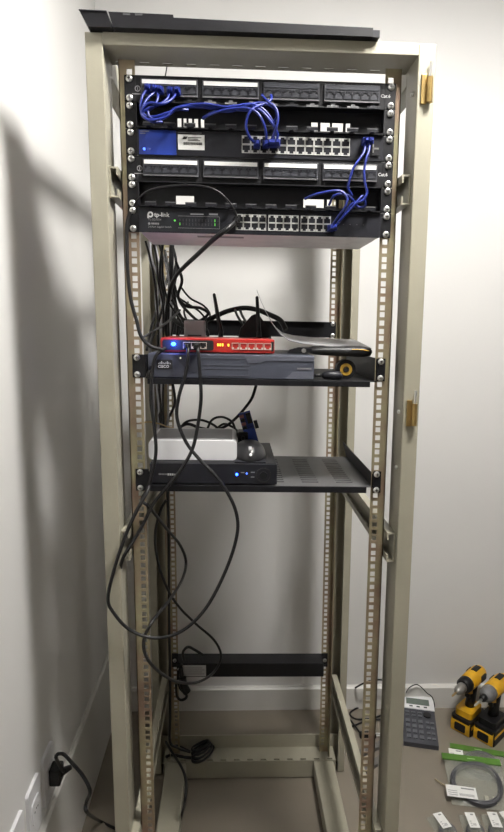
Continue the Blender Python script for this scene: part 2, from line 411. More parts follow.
def manager(i, label, openings, tabs_top):
    zt = ZP-i*U-.0004; zb = zt-U+.0008
    t = thing('cable_manager', label, 'cable manager', (0, 0, zb), 'cable managers in the rack', rack=True)
    cuts = sorted(sum([[a, b_] for a, b_ in openings], []))
    us_ = [-.2215]+cuts+[.2215]; vs_ = [zb, zb+.0085, zb+.0235, zt]
    MB().plate(us_, vs_, lambda i_, j: not (j == 1 and i_ % 2 == 1), lambda u, v, q: (u, .010+q, v), .002).build('back_plate', BLACK, t)
    MB().box(-.2215, .2215, -.010, .012, zb, zb+.0018).build('bottom_tray', BLACK, t)
    MB().box(-.2215, .2215, -.010, .012, zt-.0018, zt).build('top_tray', BLACK, t)
    for s in (-1, 1): MB().box(min(s*.2195, s*.2215), max(s*.2195, s*.2215), -.010, .012, zb, zt).build('end_plate', BLACK, t)
    ears(t, zt, zb)
    for k in range(12):
        x = -.198+.036*k
        f = MB().box(x-.0035, x+.0035, -.018, -.010, zb+.0003, zb+.0018).box(x-.010, x+.010, -.0195, -.018, zb+.0003, zb+.0070, b=.0004).build('finger', BLK2, t)
        MB().box(x-.0095, x+.0095, -.0201, -.0195, zb+.0050, zb+.0066).build('painted_highlight', GREYT, f)  # grey strip painted as a highlight along the finger's edge
        if tabs_top:
            f = MB().box(x-.0035, x+.0035, -.016, -.010, zt-.0018, zt-.0003).box(x-.0105, x+.0105, -.0175, -.016, zt-.0040, zt-.0002, b=.0004).box(x-.0035, x+.0035, -.0175, -.016, zt-.0002, zt+.0026).build('finger', GREYT if k in (3, 4, 5, 6, 8, 9, 10) else BLK2, t)
    return t
manager(1, 'black one-unit cable manager with T-shaped fingers above the blue-fronted switch', [(-.150, -.143), (-.139, -.134), (-.130, -.124), (-.120, -.113), (-.108, -.102), (.092, .104), (.109, .126), (.130, .150), (.155, .163)], True)
manager(4, 'black one-unit cable manager directly above the lowest 24-port switch', [(-.155, -.122), (.080, .118), (.124, .140), (.146, .168)], False)

# ---- switch with the blue end panel
zt = ZP-2*U-.0004; zb = zt-U+.0008
sw = thing('network_switch', 'black 24-port network switch with a bright blue end panel and white sticker', 'network switch', (0, .1, zb), rack=True)
MB().box(-.220, .220, .0, .24, zb+.0005, zt-.0005).build('body', BLACK, sw)
MB().box(-.2215, .2215, -.0045, .0, zb, zt, b=.0008).build('face_plate', BLK2, sw)
ears(sw, zt, zb)
bp_ = MB().box(-.2175, -.1515, -.0058, -.0045, zb+.0005, zt-.0015, b=.0004).build('blue_panel', BLUEP, sw)
MB().cyl((-.2085, -.0058, zb+.0095), (-.2085, -.0075, zb+.0095), .0022).build('power_led', LBLUE2, bp_)
MB().cyl((-.1985, -.0058, zb+.0095), (-.1985, -.0068, zb+.0095), .0016).build('status_led', mat('led_off', (.05, .06, .2), .4), bp_)
mk = MB()
for k in range(9): mk.box(-.2155+k*.0019, -.2143+k*.0019, -.0061, -.0058, zt-.0052, zt-.0032)
mk.box(-.2155, -.206, -.0061, -.0058, zt-.0085, zt-.0072).build('small_print', DTEXT, bp_)
st = MB().box(-.1485, -.1010, -.0050, -.0045, zb+.0105, zt-.0075).build('sticker', PAPER, sw)
mk = MB().prism([(-.1405, zt-.0155), (-.1335, zt-.0155), (-.1310, zt-.0110), (-.1380, zt-.0110)], -.0054, -.0050)
mk.box(-.1310, -.1065, -.0054, -.0050, zt-.0130, zt-.0118).box(-.1310, -.1120, -.0054, -.0050, zt-.0155, zt-.0144).box(-.1310, -.1090, -.0054, -.0050, zt-.0178, zt-.0167)
x = -.1385
while x < -.1060:
    w_ = random.choice((.0006, .0009, .0013)); mk.box(x, x+w_, -.0054, -.0050, zt-.0250, zt-.0205); x += w_+random.choice((.0005, .0008))
mk.build('sticker_print', INK, st)
MB().box(-.1485, -.106, -.0049, -.0045, zt-.0048, zt-.0038).build('small_print', DTEXT, sw)
for k in range(12):
    xc = -.0265+.0163*k
    put('jack', JS, sw, (xc, -.0045, zb+.0300)); put('jack', JSd, sw, (xc, -.0045, zb+.0150))
for xc in (.191, .207):
    MB().box(xc-.0068, xc+.0068, -.0075, -.0045, zb+.009, zb+.033).build('sfp_slot', BLACK, sw)
    MB().box(xc-.0055, xc+.0055, -.0079, -.0075, zb+.0195, zb+.0225).box(xc-.0055, xc-.0035, -.0079, -.0075, zb+.014, zb+.028).build('sfp_latch', STEEL, sw)

# ---- the 24-port gigabit switch
zt = ZP-5*U-.0004; zb = zt-U+.0008
tp = thing('network_switch', 'black 24-port network switch with white lettering and pale grey metal underside, lowest of the stack', 'network switch', (0, .09, zb), rack=True)
MB().box(-.220, .220, .0, .175, zb+.0005, zt-.0005).build('body', GALV, tp)
MB().box(-.2215, .2215, -.0045, .0, zb, zt, b=.0008).build('face_plate', BLK2, tp)
MB().box(-.118, -.030, .030, .046, zb-.0004, zb+.0005).build('underside_label', DTEXT, tp)
ears(tp, zt, zb)
lg = MB().ring((-.2005, -.0046, zb+.0310), (0, -1, 0), .0052, .0026, .0005, 20).box(-.2060, -.2035, -.0051, -.0046, zb+.0245, zb+.031).build('logo', WTEXT, tp)
text('tp-link', .0105, tp, (-.1935, -.0050, zb+.0275), WTEXT, bold=.00015)
text('TL-SG1024', .0052, tp, (-.2050, -.0049, zb+.0205), DTEXT)
mk = MB()
for k in range(5): mk.box(-.1990+k*.0029, -.1968+k*.0029, -.0049, -.0045, zb+.0137, zb+.0168)
mk.build('small_print', DTEXT, tp)
MB().cyl((-.2030, -.0046, zb+.0150), (-.2030, -.0050, zb+.0150), .0022).build('green_mark', DTEXT, tp)
text('24-Port Gigabit Switch', .0046, tp, (-.2050, -.0049, zb+.0080), DTEXT)
for k in range(13):
    for j in range(2):
        MB().box(-.1480+k*.0058, -.1466+k*.0058, -.0049, -.0045, zb+.0135+j*.007, zb+.0180+j*.007).build('led_window', LGRN if (k, j) in ((0, 0), (11, 0), (11, 1)) else mat('led_window_off', (.028, .029, .034), .4), tp)
MB().cyl((-.1565, -.0045, zb+.0215), (-.1565, -.0055, zb+.0215), .0017).build('power_led', LGRN, tp)
fr = MB(); X0, X1, Z0, Z1 = -.1505, -.0755, zb+.0085, zb+.0295
for a in ((X0, X1, Z0, Z0+.0005), (X0, X1, Z1, Z1+.0005), (X1, X1+.0005, Z0, Z1)): fr.box(a[0], a[1], -.0048, -.0045, a[2], a[3])
fr.box(-.128, -.104, -.0048, -.0045, zb+.0325, zb+.0345).box(-.094, -.078, -.0048, -.0045, zb+.0325, zb+.0355).build('led_frame_print', DTEXT, tp)
for g in range(3):
    xs = -.0385+.0595*g
    for k in range(4):
        put('jack', JT, tp, (xs+.0140*k, -.0045, zb+.0285)); put('jack', JTd, tp, (xs+.0140*k, -.0045, zb+.0145))
for k in range(4): MB().box(.152+k*.0125, .1535+k*.0125, -.0049, -.0045, zb+.0215, zb+.0225).build('small_print', DTEXT, tp)

# ---- shelves
def shelf(i, label, depth, zfloor, lip, perf, wing, mat_=BLACK):
    zt = ZP-i*U-.0004; zb = zt-U+.0008
    t = thing('rack_shelf', label, 'rack shelf', (0, depth/2, zb), 'shelves in the rack', rack=True)
    if perf:
        us_ = [-.2140]
        for k in range(6):
            c = -.175+.070*k; us_ += [c-.017, c+.017]
        us_.append(.2240); vs_ = [.0]
        n = 13
        for k in range(n): c = .030+k*(depth-.05)/n; vs_ += [c-.0028, c+.0028]
        vs_.append(depth)
        MB().plate(us_, vs_, lambda a, b_: not (a % 2 == 1 and b_ % 2 == 1), lambda u, v, q: (u, v, zfloor-.0016+q), .0016).build('tray', mat('shelf_grey', (.07, .07, .073), .4, noise=.15, scale=30), t)
    else:
        MB().box(-.2140, .2240, 0, depth, zfloor-.0016, zfloor).build('tray', mat_, t)
    MB().box(-.2140, .2130, -.0035, 0, zfloor-lip, zfloor, b=.0006).build('front_lip', mat_, t)
    for s, xx in ((-1, -.2160), (1, .2240)):
        MB().prism([(0, zfloor-.0016), (depth, zfloor-.0016), (depth+wing[2], zfloor+wing[1]), (0, zfloor+wing[0])], xx, xx+.002, ax='X').build('side_wing', mat_, t)
    for s in (-1, 1):
        a, b_ = (-.2413, -.2160) if s < 0 else (.2260, .2413)
        MB().box(a, b_, -.0028, 0, zb, zt, b=.0005).build('ear', mat_, t)
    screws(t, (zb+zt)/2, -.0028)
    return t
shelf(11, 'black cantilever rack shelf carrying the slate router and red firewall', .30, 1.3130, .0115, False, (.044, .044, 0))
shelf(16, 'black perforated rack shelf carrying the video recorder, its other half empty', .262, 1.1030, .0125, True, (.026, .026, .055))

# ------------------------------------------------------------------ things on the upper shelf
z = 1.3132
ro = thing('router', 'slate grey business router lying on the upper shelf under the red firewall', 'router', (-.058, .11, z), rack=True)
MB().box(-.2120, .1045, .004, .225, z, z+.0470, b=.003).build('body', SLATE, ro)
fp = MB().box(-.2120, .1045, .000, .004, z+.001, z+.0460, b=.001).build('front_panel', SLATE, ro)
MB().prism([(-.165, z+.045), (-.118, z+.045), (-.118, z+.012), (-.135, z+.012)], -.0012, 0).build('panel_facet', mat('slate_dark', (.026, .028, .038), .4, noise=.1, scale=30), fp)
MB().prism([(-.030, z+.045), (.1035, z+.045), (.1035, z+.036), (.012, z+.036), (.000, z+.031), (-.022, z+.031)], -.0011, 0).build('panel_facet', SLATE2, fp)
MB().prism([(.050, z+.002), (.1035, z+.002), (.1035, z+.016), (.064, z+.016)], -.0011, 0).build('panel_facet', SLATE2, fp)
for z0 in (z+.006, z+.026):
    o_ = MB()
    for a in ((-.112, -.020, z0, z0+.001), (-.112, -.020, z0+.013, z0+.014), (-.112, -.111, z0, z0+.014), (-.021, -.020, z0, z0+.014)): o_.box(a[0], a[1], -.0010, 0, a[2], a[3])
    o_.build('slot_outline', SLATE2, fp)
MB().rbox(-.196, -.166, -.0012, 0, z+.017, z+.035, .003).build('badge', HOLE, fp)
lg = MB()
for k, h in enumerate((2, 3.5, 5.5, 3.5, 2, 3.5, 5.5, 3.5, 2)): lg.box(-.1925+k*.00275, -.1913+k*.00275, -.0016, -.0012, z+.0265, z+.0265+h*.0010)
lg.build('badge_bars', WTEXT, fp)
text('CISCO', .0072, fp, (-.1935, -.0014, z+.0195), WTEXT, bold=.00015)
mk = MB()
for k in range(12): mk.box(.072+k*.0023, .0736+k*.0023, -.0014, -.0011, z+.0205, z+.0235)
mk.build('model_print', DTEXT, fp)
MB().cyl((-.1505, 0, z+.0385), (-.1505, -.0020, z+.0385), .0017).build('status_led', mat('led_pale', (.6, .6, .45), .3, emit=(.9, .9, .6), es=.8), fp)

z = 1.3604
fwl = thing('firewall_appliance', 'small red firewall box with five sockets and two black antennas, on the slate router', 'firewall', (-.08, .09, z), rack=True)
MB().box(-.1885, .0290, .012, .165, z+.002, z+.0285, b=.0025).build('body', RED, fwl)
for x in (-.165, .004):
    for y in (.03, .14): MB().box(x-.008, x+.008, y-.008, y+.008, z, z+.002).build('foot', RED, fwl)
fp = MB().box(-.1885, .0285, .009, .012, z+.0025, z+.0280, b=.0008).build('front_panel', RED, fwl)
MB().rbox(-.1850, -.0880, .0078, .009, z+.0060, z+.0250, .004).build('dark_window', HOLE, fp)
for k in range(3): MB().box(-.1000+k*.0045+.019, -.0975+k*.0045+.019, .0080, .009, z+.0145, z+.0195).build('led_bar', LYEL, fp)
MB().box(-.0610, -.0580, .0080, .009, z+.0145, z+.0190).build('led_bar', LYEL, fp)
for k in range(5): put('jack', JW, fp, (-.0460+k*.0154, .0088, z+.0150))
for k in range(3): put('jack', JW, fp, (-.1390+k*.0154, .0076, z+.0150))
MB().box(.0220, .0270, .0082, .009, z+.006, z+.0245).build('dark_window', HOLE, fp)
MB().sphere((-.1640, .0062, z+.0170), .0040, 1.2, .6, 1, 12, 8).build('power_led', LBLUE, fp)
for x, dx, zz in ((-.0770, -.014, 1.478), (.0050, -.0040, 1.474)):
    b_ = MB().cyl((x, .150, z+.0285), (x, .158, z+.040), .0055).build('antenna_base', RUBBER, fwl)
    MB().cyl((x, .158, z+.036), (x+dx, .165, zz), .0055, .0034, 10).sphere((x+dx, .165, zz), .0034, n=10, k=6).build('antenna', RUBBER, fwl)
# extra point light before the firewall's panel, added to spread the LED's blue glow
pl = bpy.data.lights.new('firewall_glow_light', 'POINT'); pl.energy = .10; pl.color = (.05, .12, 1); pl.shadow_soft_size = .006
plo = bpy.data.objects.new('firewall_glow_light', pl); col.objects.link(plo); plo.parent = fwl; plo.location = SH(Vector((-.1640, -.004, z+.018)))-ORG[fwl.name]

a = thing('power_adapter', 'pale grey box-shaped power adapter standing behind the red firewall', 'power adapter', (-.135, .20, 1.3604), rack=True)
MB().box(-.158, -.112, .180, .212, 1.3604, 1.4230, b=.003).build('body', mat('adapter_grey', (.40, .40, .41), .5, noise=.08, scale=30), a)
MB().box(-.150, -.120, .1792, .180, 1.372, 1.392).build('rating_label', GREYT, a)
a = thing('power_adapter', 'black wedge-shaped power adapter behind one antenna of the red firewall', 'power adapter', (.0, .20, 1.3604), rack=True)
MB().prism([(-.045, 1.3604), (.040, 1.3604), (.030, 1.405), (.004, 1.442), (-.010, 1.436), (-.034, 1.408)], .185, .215).build('body', RUBBER, a)
MB().prism([(-.028, 1.370), (.018, 1.370), (.014, 1.400), (-.022, 1.400)], .184, .185).build('rating_label', BLK2, a)

# curved grey sheet resting on the tools
prof = [(-.0040, 1.4840), (.0045, 1.4640), (.0150, 1.4430), (.0295, 1.4180), (.0430, 1.4010), (.0600, 1.3890), (.0850, 1.3835), (.1180, 1.3805), (.1700, 1.3780), (.2260, 1.3760)]
pf = MB(); n = len(prof)
V1 = []
for y_, q in ((.050, 0), (.235, 0), (.235, .0016), (.050, .0016)):
    V1 += [(x, y_ if y_ < .1 else .056+(.16)*min(1, max(0, (x+.004)/.07))**.8, zz+q+(.009*min(1, max(0, (x+.004)/.05)) if y_ > .1 else -.003)) for x, zz in prof]
F1 = []
for k in range(4):
    k2 = (k+1) % 4
    F1 += [(k*n+i, k*n+i+1, k2*n+i+1, k2*n+i) for i in range(n-1)]
F1 += [(0, n, 2*n, 3*n), (n-1, 2*n-1, 3*n-1, 4*n-1)]
pf.add(V1, F1, 0, False); pf.v = [tuple(SH(v)) for v in pf.v]
single('plastic_sheet', pf, SHEET, 'curled grey plastic sheet resting on the black pliers, one corner sticking up', 'sheet')
# black pliers with yellow stripe, lying across router and shelf wing
pl_ = thing('pliers', 'black crimping pliers with a yellow stripe, lying under the curled grey sheet', 'pliers', (.14, .06, 1.3604), rack=True)
def lathe_x(mb, prof_, yc, zc, n_=12, sy=1, sz=1, mi=0):
    P = [(x, yc+r*sy*math.cos(2*math.pi*j/n_), zc+r*sz*math.sin(2*math.pi*j/n_)) for x, r in prof_ for j in range(n_)]
    L = len(prof_)
    mb.add(P, [(i*n_+j, i*n_+(j+1) % n_, (i+1)*n_+(j+1) % n_, (i+1)*n_+j) for i in range(L-1) for j in range(n_)]+[list(range(n_))[::-1], list(range((L-1)*n_, L*n_))], mi, True)
    return mb
h1 = lathe_x(MB(), [(.098, .004), (.108, .0070), (.125, .0085), (.160, .0098), (.205, .0105), (.218, .0085), (.222, .003)], .030, 1.3680, sy=1.2).build('handle', RUBBER, pl_)
MB().tube([(.180, .0176, 1.3725), (.195, .0176, 1.3725), (.206, .0180, 1.3715), (.214, .0200, 1.370)], .0008, 6).build('yellow_stripe', YELL, h1)
h2 = lathe_x(MB(), [(.098, .004), (.108, .0065), (.125, .0078), (.160, .0088), (.205, .0095), (.218, .0075), (.222, .003)], .062, 1.3690, sy=1.2).build('handle', RUBBER, pl_)
MB().prism([(.056, 1.3625), (.080, 1.3622), (.104, 1.3640), (.104, 1.3745), (.078, 1.3740), (.060, 1.3690)], .034, .046).box(.092, .102, .024, .068, 1.365, 1.373).build('jaw', BLACK, pl_)
MB().cyl((.088, .033, 1.368), (.088, .0315, 1.368), .0045).build('pivot', STEEL, pl_)
# roll of tape standing on the shelf
tr = thing('tape_roll', 'small roll of black tape with a yellow core, upright on the upper shelf', 'tape roll', (.172, .04, 1.313), rack=True)
MB().ring((.1720, .030, 1.3327), (0, 1, 0), .0194, .0120, .019, 28).build('tape', RUBBER, tr)
c_ = MB().ring((.1720, .029, 1.3327), (0, 1, 0), .0120, .0055, .020, 24).build('core', mat('amber_core', (.34, .20, .02), .5, noise=.15, scale=50), tr)
MB().ring((.1720, .0285, 1.3327), (0, 1, 0), .0060, .0040, .021, 18).build('core_rim', RUBBER, c_)
sd = thing('screwdriver', 'short grey screwdriver lying flat on the upper shelf beside the tape roll', 'screwdriver', (.135, .02, 1.313), rack=True)
lathe_x(MB(), [(.122, .004), (.126, .0075), (.142, .0085), (.158, .0080), (.162, .004)], .014, 1.3218).build('handle', BLK2, sd)
lathe_x(MB(), [(.107, .0028), (.122, .0030)], .014, 1.3218, 8).build('shaft', RUBBER, sd)

# ------------------------------------------------------------------ things on the lower shelf
z = 1.1032
dv = thing('video_recorder', 'black video recorder with a round button and blue lights on the perforated shelf', 'video recorder', (-.09, .1, z), rack=True)
MB().box(-.2130, .0340, .004, .205, z+.003, z+.0440, b=.0015).build('body', BLACK, dv)
for x in (-.19, .012):
    for y in (.02, .18): MB().cyl((x, y, z), (x, y, z+.003), .008).build('foot', RUBBER, dv)
fp = MB().box(-.2140, .0350, -.001, .004, z+.003, z+.0435, b=.0012).build('front_panel', BLK2, dv)
MB().ring((.0085, -.0010, z+.0210), (0, -1, 0), .0150, .0128, .0010, 32).build('button_ring', HOLE, fp)
MB().cyl((.0085, -.0010, z+.0210), (.0085, -.0022, z+.0210), .0075, n=24).build('button', BLACK, fp)
MB().cyl((-.0440, -.001, z+.0225), (-.0440, -.0024, z+.0225), .0026).build('led', LBLUE, fp)
MB().cyl((-.0245, -.001, z+.0245), (-.0245, -.0022, z+.0245), .0018).build('led', LBLUE2, fp)
mk = MB()
for a in ((-.036, -.029, .0255), (-.0165, -.0085, .0260), (-.0165, -.0095, .0165)): mk.box(a[0], a[1], -.0014, -.001, z+a[2], z+a[2]+.0018)
mk.build('button_print', DTEXT, fp)
mk = MB()
for k in range(6): mk.box(-.1965+k*.0028, -.1945+k*.0028, -.0014, -.001, z+.0200, z+.0228)
mk.build('dim_lettering', DTEXT, fp)
mk = MB()
for k in range(5): mk.box(-.1795+k*.0042, -.1762+k*.0042, -.0014, -.001, z+.0190, z+.0232-(k > 2)*.0008)
mk.build('bold_lettering', WTEXT, fp)
z = 1.1482
wb = thing('modem', 'white rounded modem box lying on the black video recorder', 'modem', (-.13, .09, z), rack=True)
MB().rbox(-.2185, -.0435, .022, .160, z, z+.0390, .009).build('body', WHITEP, wb)
MB().rbox(-.2185, -.0435, .160, .166, z+.001, z+.0380, .009).build('rear_rim', GREYP, wb)
MB().box(-.209, -.053, .035, .150, z+.0390, z+.0397).build('top_panel', GREYP, wb)
# mouse on the recorder
ms = thing('computer_mouse', 'black computer mouse sitting on the video recorder beside the white modem', 'computer mouse', (-.018, .05, 1.1472), rack=True)
mb = MB(); P = []; n_, k_ = 20, 8
for i in range(k_+1):
    a_ = (math.pi/2)*i/k_
    for j in range(n_):
        t_ = 2*math.pi*j/n_
        ex = .031*(1+.08*math.cos(t_*2)); P.append((-.0175+ex*math.cos(t_)*math.cos(a_)**.6, .055+.052*math.sin(t_)*math.cos(a_)**.6, 1.1477+.034*math.sin(a_)))
mb.add(P, [(i*n_+j, i*n_+(j+1) % n_, (i+1)*n_+(j+1) % n_, (i+1)*n_+j) for i in range(k_) for j in range(n_)]+[list(range(n_))[::-1]], 0, True)
mb.build('shell', mat('mouse_gloss', (.016, .016, .018), .35, noise=.1, scale=40), ms)
MB().cyl((-.0205, .0165, 1.1720), (-.0145, .0165, 1.1720), .0065, n=16).build('scroll_wheel', GREYP, ms)
MB().box(-.0485, .0135, .004, .1065, 1.1472, 1.1500, b=.001).build('skirt', BLK2, ms)
MB().sphere((-.0170, .0040, 1.1640), .0028).build('front_led', mat('led_white', (.8, .8, .8), .3, emit=(1, 1, 1), es=.35), ms)
# blue circuit module leaning behind the mouse
cmod = thing('circuit_module', 'small blue circuit board leaning upright behind the black mouse', 'circuit board', (-.012, .13, 1.1472), rack=True)
def tilt(mb):
    c, s_ = math.cos(R_(16)), math.sin(R_(16)); O = Vector((-.004, .125, 1.1478))
    mb.v = [((x)*c-(zz)*s_+O.x, y+O.y, (x)*s_+(zz)*c+O.z) for x, y, zz in mb.v]; return mb
cm = tilt(MB().box(-.013, .013, 0, .004, .003, .086)).build('board', mat('pcb_blue', (.012, .030, .20), .35, noise=.2, scale=60), cmod)
for k in range(4): tilt(MB().box(-.012, -.003, -.007, 0, .050+k*.0085, .056+k*.0085)).build('relay', mat('pcb_pink', (.22, .08, .09), .5, noise=.1, scale=60) if k % 2 else RUBBER, cm)
tilt(MB().box(.002, .012, -.008, 0, .060, .083)).build('relay', RUBBER, cm)
tilt(MB().box(-.012, .012, -.009, 0, .012, .050)).build('relay', mat('pcb_navy', (.02, .05, .26), .4, noise=.15, scale=60), cm)
tilt(MB().box(.014, .022, -.004, .004, .045, .062)).build('connector', RUBBER, cm)
a = thing('power_adapter', 'small black plug-in adapter between the white modem and the black mouse', 'power adapter', (-.04, .13, 1.1472), rack=True)
MB().box(-.041, -.019, .112, .150, 1.1472, 1.1890, b=.003).build('body', RUBBER, a)
MB().cyl((-.030, .112, 1.176), (-.030, .100, 1.178), .005, .0035).build('cord_socket', RUBBER, a)

# ------------------------------------------------------------------ rear-mounted bars
bl = thing('blanking_plate', 'plain black blanking panel fixed across the rear rails behind the red firewall', 'blanking panel', (0, .55, 1.38), rack=True)
MB().box(-.2413, .2413, .5540, .5570, 1.3830, 1.4265, b=.0006).build('panel', BLACK, bl)
MB().box(-.21, .21, .542, .554, 1.4235, 1.4265).box(-.21, .21, .542, .554, 1.3830, 1.386).build('flange', BLACK, bl)
for s in (-1, 1):
    for d in (-1, 1): put('screw', SCREW, bl, (s*.2325, .5540, 1.4047+d*15.875e-3))
pdu = thing('power_strip', 'long black rack power strip with a grey label, low across the rear rails', 'power strip', (0, .53, .34), rack=True)
MB().box(-.2215, .2215, .500, .5560, .3655, .4095, b=.002).build('body', BLACK, pdu)
MB().box(-.2413, -.2215, .553, .556, .3655, .4095).build('ear', BLACK, pdu); MB().box(.2215, .2413, .553, .556, .3655, .4095).build('ear', BLACK, pdu)
lb = MB().box(-.2060, -.1340, .4992, .500, .3690, .4045).build('label', mat('strip_label', (.42, .42, .42), .5, noise=.06, scale=50), pdu)
mk = MB()
for k in range(4): mk.box(-.201, -.145+(k % 2)*.006, .4989, .4992, .3955-k*.0065, .397-k*.0065)
mk.build('label_print', GREYT, lb)
MB().cyl((-.2150, .4985, .3915), (-.2150, .5, .3915), .0045).build('indicator', STEEL, pdu)
for s in (-1, 1): put('screw', SCREW, pdu, (s*.2325, .553, .3875))

# ------------------------------------------------------------------ black metal pieces lying on top of the rack
t1 = thing('metal_duct', 'long black sheet-metal duct lying along the top front edge of the rack', 'metal duct', (-.03, 0, HT), rack=True)
MB().prism([(-.2490, HT+.0005), (.186, HT+.0005), (.186, HT+.0140), (-.149, HT+.0185), (-.149, HT+.0230), (-.2560, HT+.0240)], -.050, .050).build('channel', BLACK, t1)
MB().box(.186, .1985, -.046, .046, HT+.0015, HT+.0125).build('end_cap', BLK2, t1)
for x in (-.226, -.206): MB().box(x-.006, x+.006, -.0508, -.050, HT+.0195, HT+.0225).build('clip', GREYT, t1)
t2 = thing('metal_plate', 'short black metal plate on the rack top, at one end of the long duct', 'metal plate', (-.28, 0, HT), rack=True)
MB().prism([(-.2905, HT+.0005), (-.2515, HT+.0005), (-.2585, HT+.0245), (-.3040, HT+.0250)], -.050, .060).build('plate', BLACK, t2)
MB().prism([(-.3040, HT+.0235), (-.3040, HT+.0250), (-.2585, HT+.0245), (-.2585, HT+.0230)], -.052, -.050).build('folded_lip', BLK2, t2)

# ------------------------------------------------------------------ cables
def path(pts, ax='Y'):
    out = []
    for p in pts:
        if len(p) == 3: out.append(at(p[0], p[1], ax, p[2]))
        else: out.append(at(p[0], p[1], p[2], p[3]))
    return out
def plug_mesh(mb, p, d, w_, h_, L, boot=True, mi=0):
    """RJ45 plug with a tapered boot at p, pointing along d"""
    d = Vector(d).normalized(); a_ = Vector((0, 0, 1)) if abs(d.z) < .9 else Vector((1, 0, 0)); s_ = d.cross(a_).normalized(); u_ = s_.cross(d)
    P = []
    for q, k in ((-L, .45), (-L*.4, .8), (-L*.4, 1), (L*.6, 1)):
        P += [p+d*q+s_*(w_/2*k*i)+u_*(h_/2*k*j) for i, j in ((-1, -1), (1, -1), (1, 1), (-1, 1))]
    F = [(3, 2, 1, 0), (12, 13, 14, 15)]
    for r_ in range(3): F += [(r_*4+i, r_*4+(i+1) % 4, r_*4+4+(i+1) % 4, r_*4+4+i) for i in range(4)]
    mb.add(P, F, mi); return mb
def cord(name, pts, r, M, label, group=None, plugs=(), cat='cable', pm=None, ps=(.0115, .0105, .016)):
    W = path(pts)
    o = single(name, MB().tube(W, r, 8), M, label, cat, group)
    for e in plugs:
        p = W[0] if e == 0 else W[-1]
        plug_mesh(MB(), p+Vector((0, .002, 0)), (0, 1, 0), *ps).build('plug', pm or M, o)
    return o
BG = 'blue patch cords on the rack front'
f0, f1 = -.018, -.036
blue = [
 ([(148, 88, f0), (142, 97, -.036), (141, 110, f1), (148, 118, f1), (158, 119, f1), (168, 113, f1), (182, 106, f1), (205, 104, f1), (228, 107, f1), (252, 104, f1), (266, 112, -.034), (274, 126, -.030), (273, 143, f0)], (0, 1), 'blue patch cord looping under the top panel, then running to the blue-fronted switch'),
 ([(155, 89, f0), (158, 97, -.030), (154, 106, f1), (148, 112, -.040), (152, 119, -.042), (164, 118, -.040), (176, 110, -.034), (188, 110, -.022)], (0,), 'blue patch cord from the topmost panel diving into the upper cable manager'),
 ([(170, 91, f0), (167, 99, -.032), (158, 105, -.040), (149, 108, -.042), (143, 114, -.040), (150, 121, -.036), (162, 122, -.02)], (0,), 'blue patch cord crossing the first loop under the top panel'),
 ([(177, 91, f0), (172, 99, -.034), (162, 104, -.044), (150, 103, -.044), (143, 108, -.044), (142, 115, -.042), (150, 120, -.044), (166, 117, -.042), (176, 108, -.038), (200, 106, -.034), (226, 109, -.030), (246, 110, f1), (258, 109, f1), (268, 118, f1), (277, 132, -.030), (277, 143, f0)], (0, 1), 'long blue patch cord from the top panel drooping to the switch sockets'),
 ([(257, 144, f0), (250, 138, -.030), (246, 127, -.038), (248, 115, -.042), (254, 108, -.040), (264, 104, -.034), (271, 100, -.028), (271, 95, -.016)], (0,), 'blue patch cord forming an open loop above the switch sockets'),
 ([(266, 144, f0), (266, 134, -.032), (263, 122, -.040), (256, 112, -.042), (244, 108, -.040), (225, 110, f1), (209, 115, -.03), (203, 119, -.016)], (0,), 'blue patch cord reaching back into the manager beside the open loop'),
 ([(270, 143, f0), (276, 128, -.036), (278, 116, -.038), (275, 107, f1), (268, 102, -.034), (262, 95, -.016)], (0,), 'blue patch cord bowed out to the side of the open loop'),
 ([(366, 141, f0), (364, 152, -.030), (358, 161, -.036), (353, 169, -.036), (350, 178, -.036), (348, 188, -.032), (352, 196, -.026), (344, 194, -.016)], (0,), 'blue patch cord slanting down from the uplink slots of the switch'),
 ([(370, 141, f0), (369, 150, -.032), (366, 160, -.038), (364, 172, -.038), (365, 184, -.038), (367, 193, -.038), (362, 201, -.038), (352, 204, -.036), (346, 212, -.032), (339, 222, -.024), (334, 227, f0)], (0, 1), 'blue patch cord hanging straight from the switch, then to the lowest switch'),
 ([(331, 228, f0), (337, 218, -.030), (345, 207, -.040), (347, 198, -.040), (340, 191, -.038), (326, 192, f1), (314, 195, -.03), (305, 199, -.014)], (0,), 'blue patch cord curving across the lower cable manager'),
 ([(160, 90, f0), (150, 96, -.030), (144, 104, -.038), (143, 113, -.040), (153, 117, -.038), (170, 112, -.036), (186, 107, -.034), (214, 108, -.032), (236, 106, -.030), (254, 106, -.022)], (0,), 'blue patch cord from the topmost panel lying along the upper manager'),
 ([(203, 118, -.014), (214, 112, -.028), (232, 111, -.034), (248, 105, -.036), (262, 103, -.034), (274, 108, -.034), (277, 116, -.030), (274, 122, -.016)], (), 'short blue patch cord lying within the upper cable manager'),
 ([(338, 222, -.03), (348, 212, -.034), (356, 203, -.038), (363, 196, -.034), (365, 206, -.026), (358, 207, -.02), (352, 199, -.026), (344, 194, -.028), (334, 196, -.026), (329, 205, -.012)], (), 'short blue patch cord knotted at one end of the lower cable manager'),
]
for pts, plugs, lab in blue:
    cord('patch_cable', pts, .0023, BLUEC, lab, BG, plugs)
BKG = 'black cables hanging in the rack'
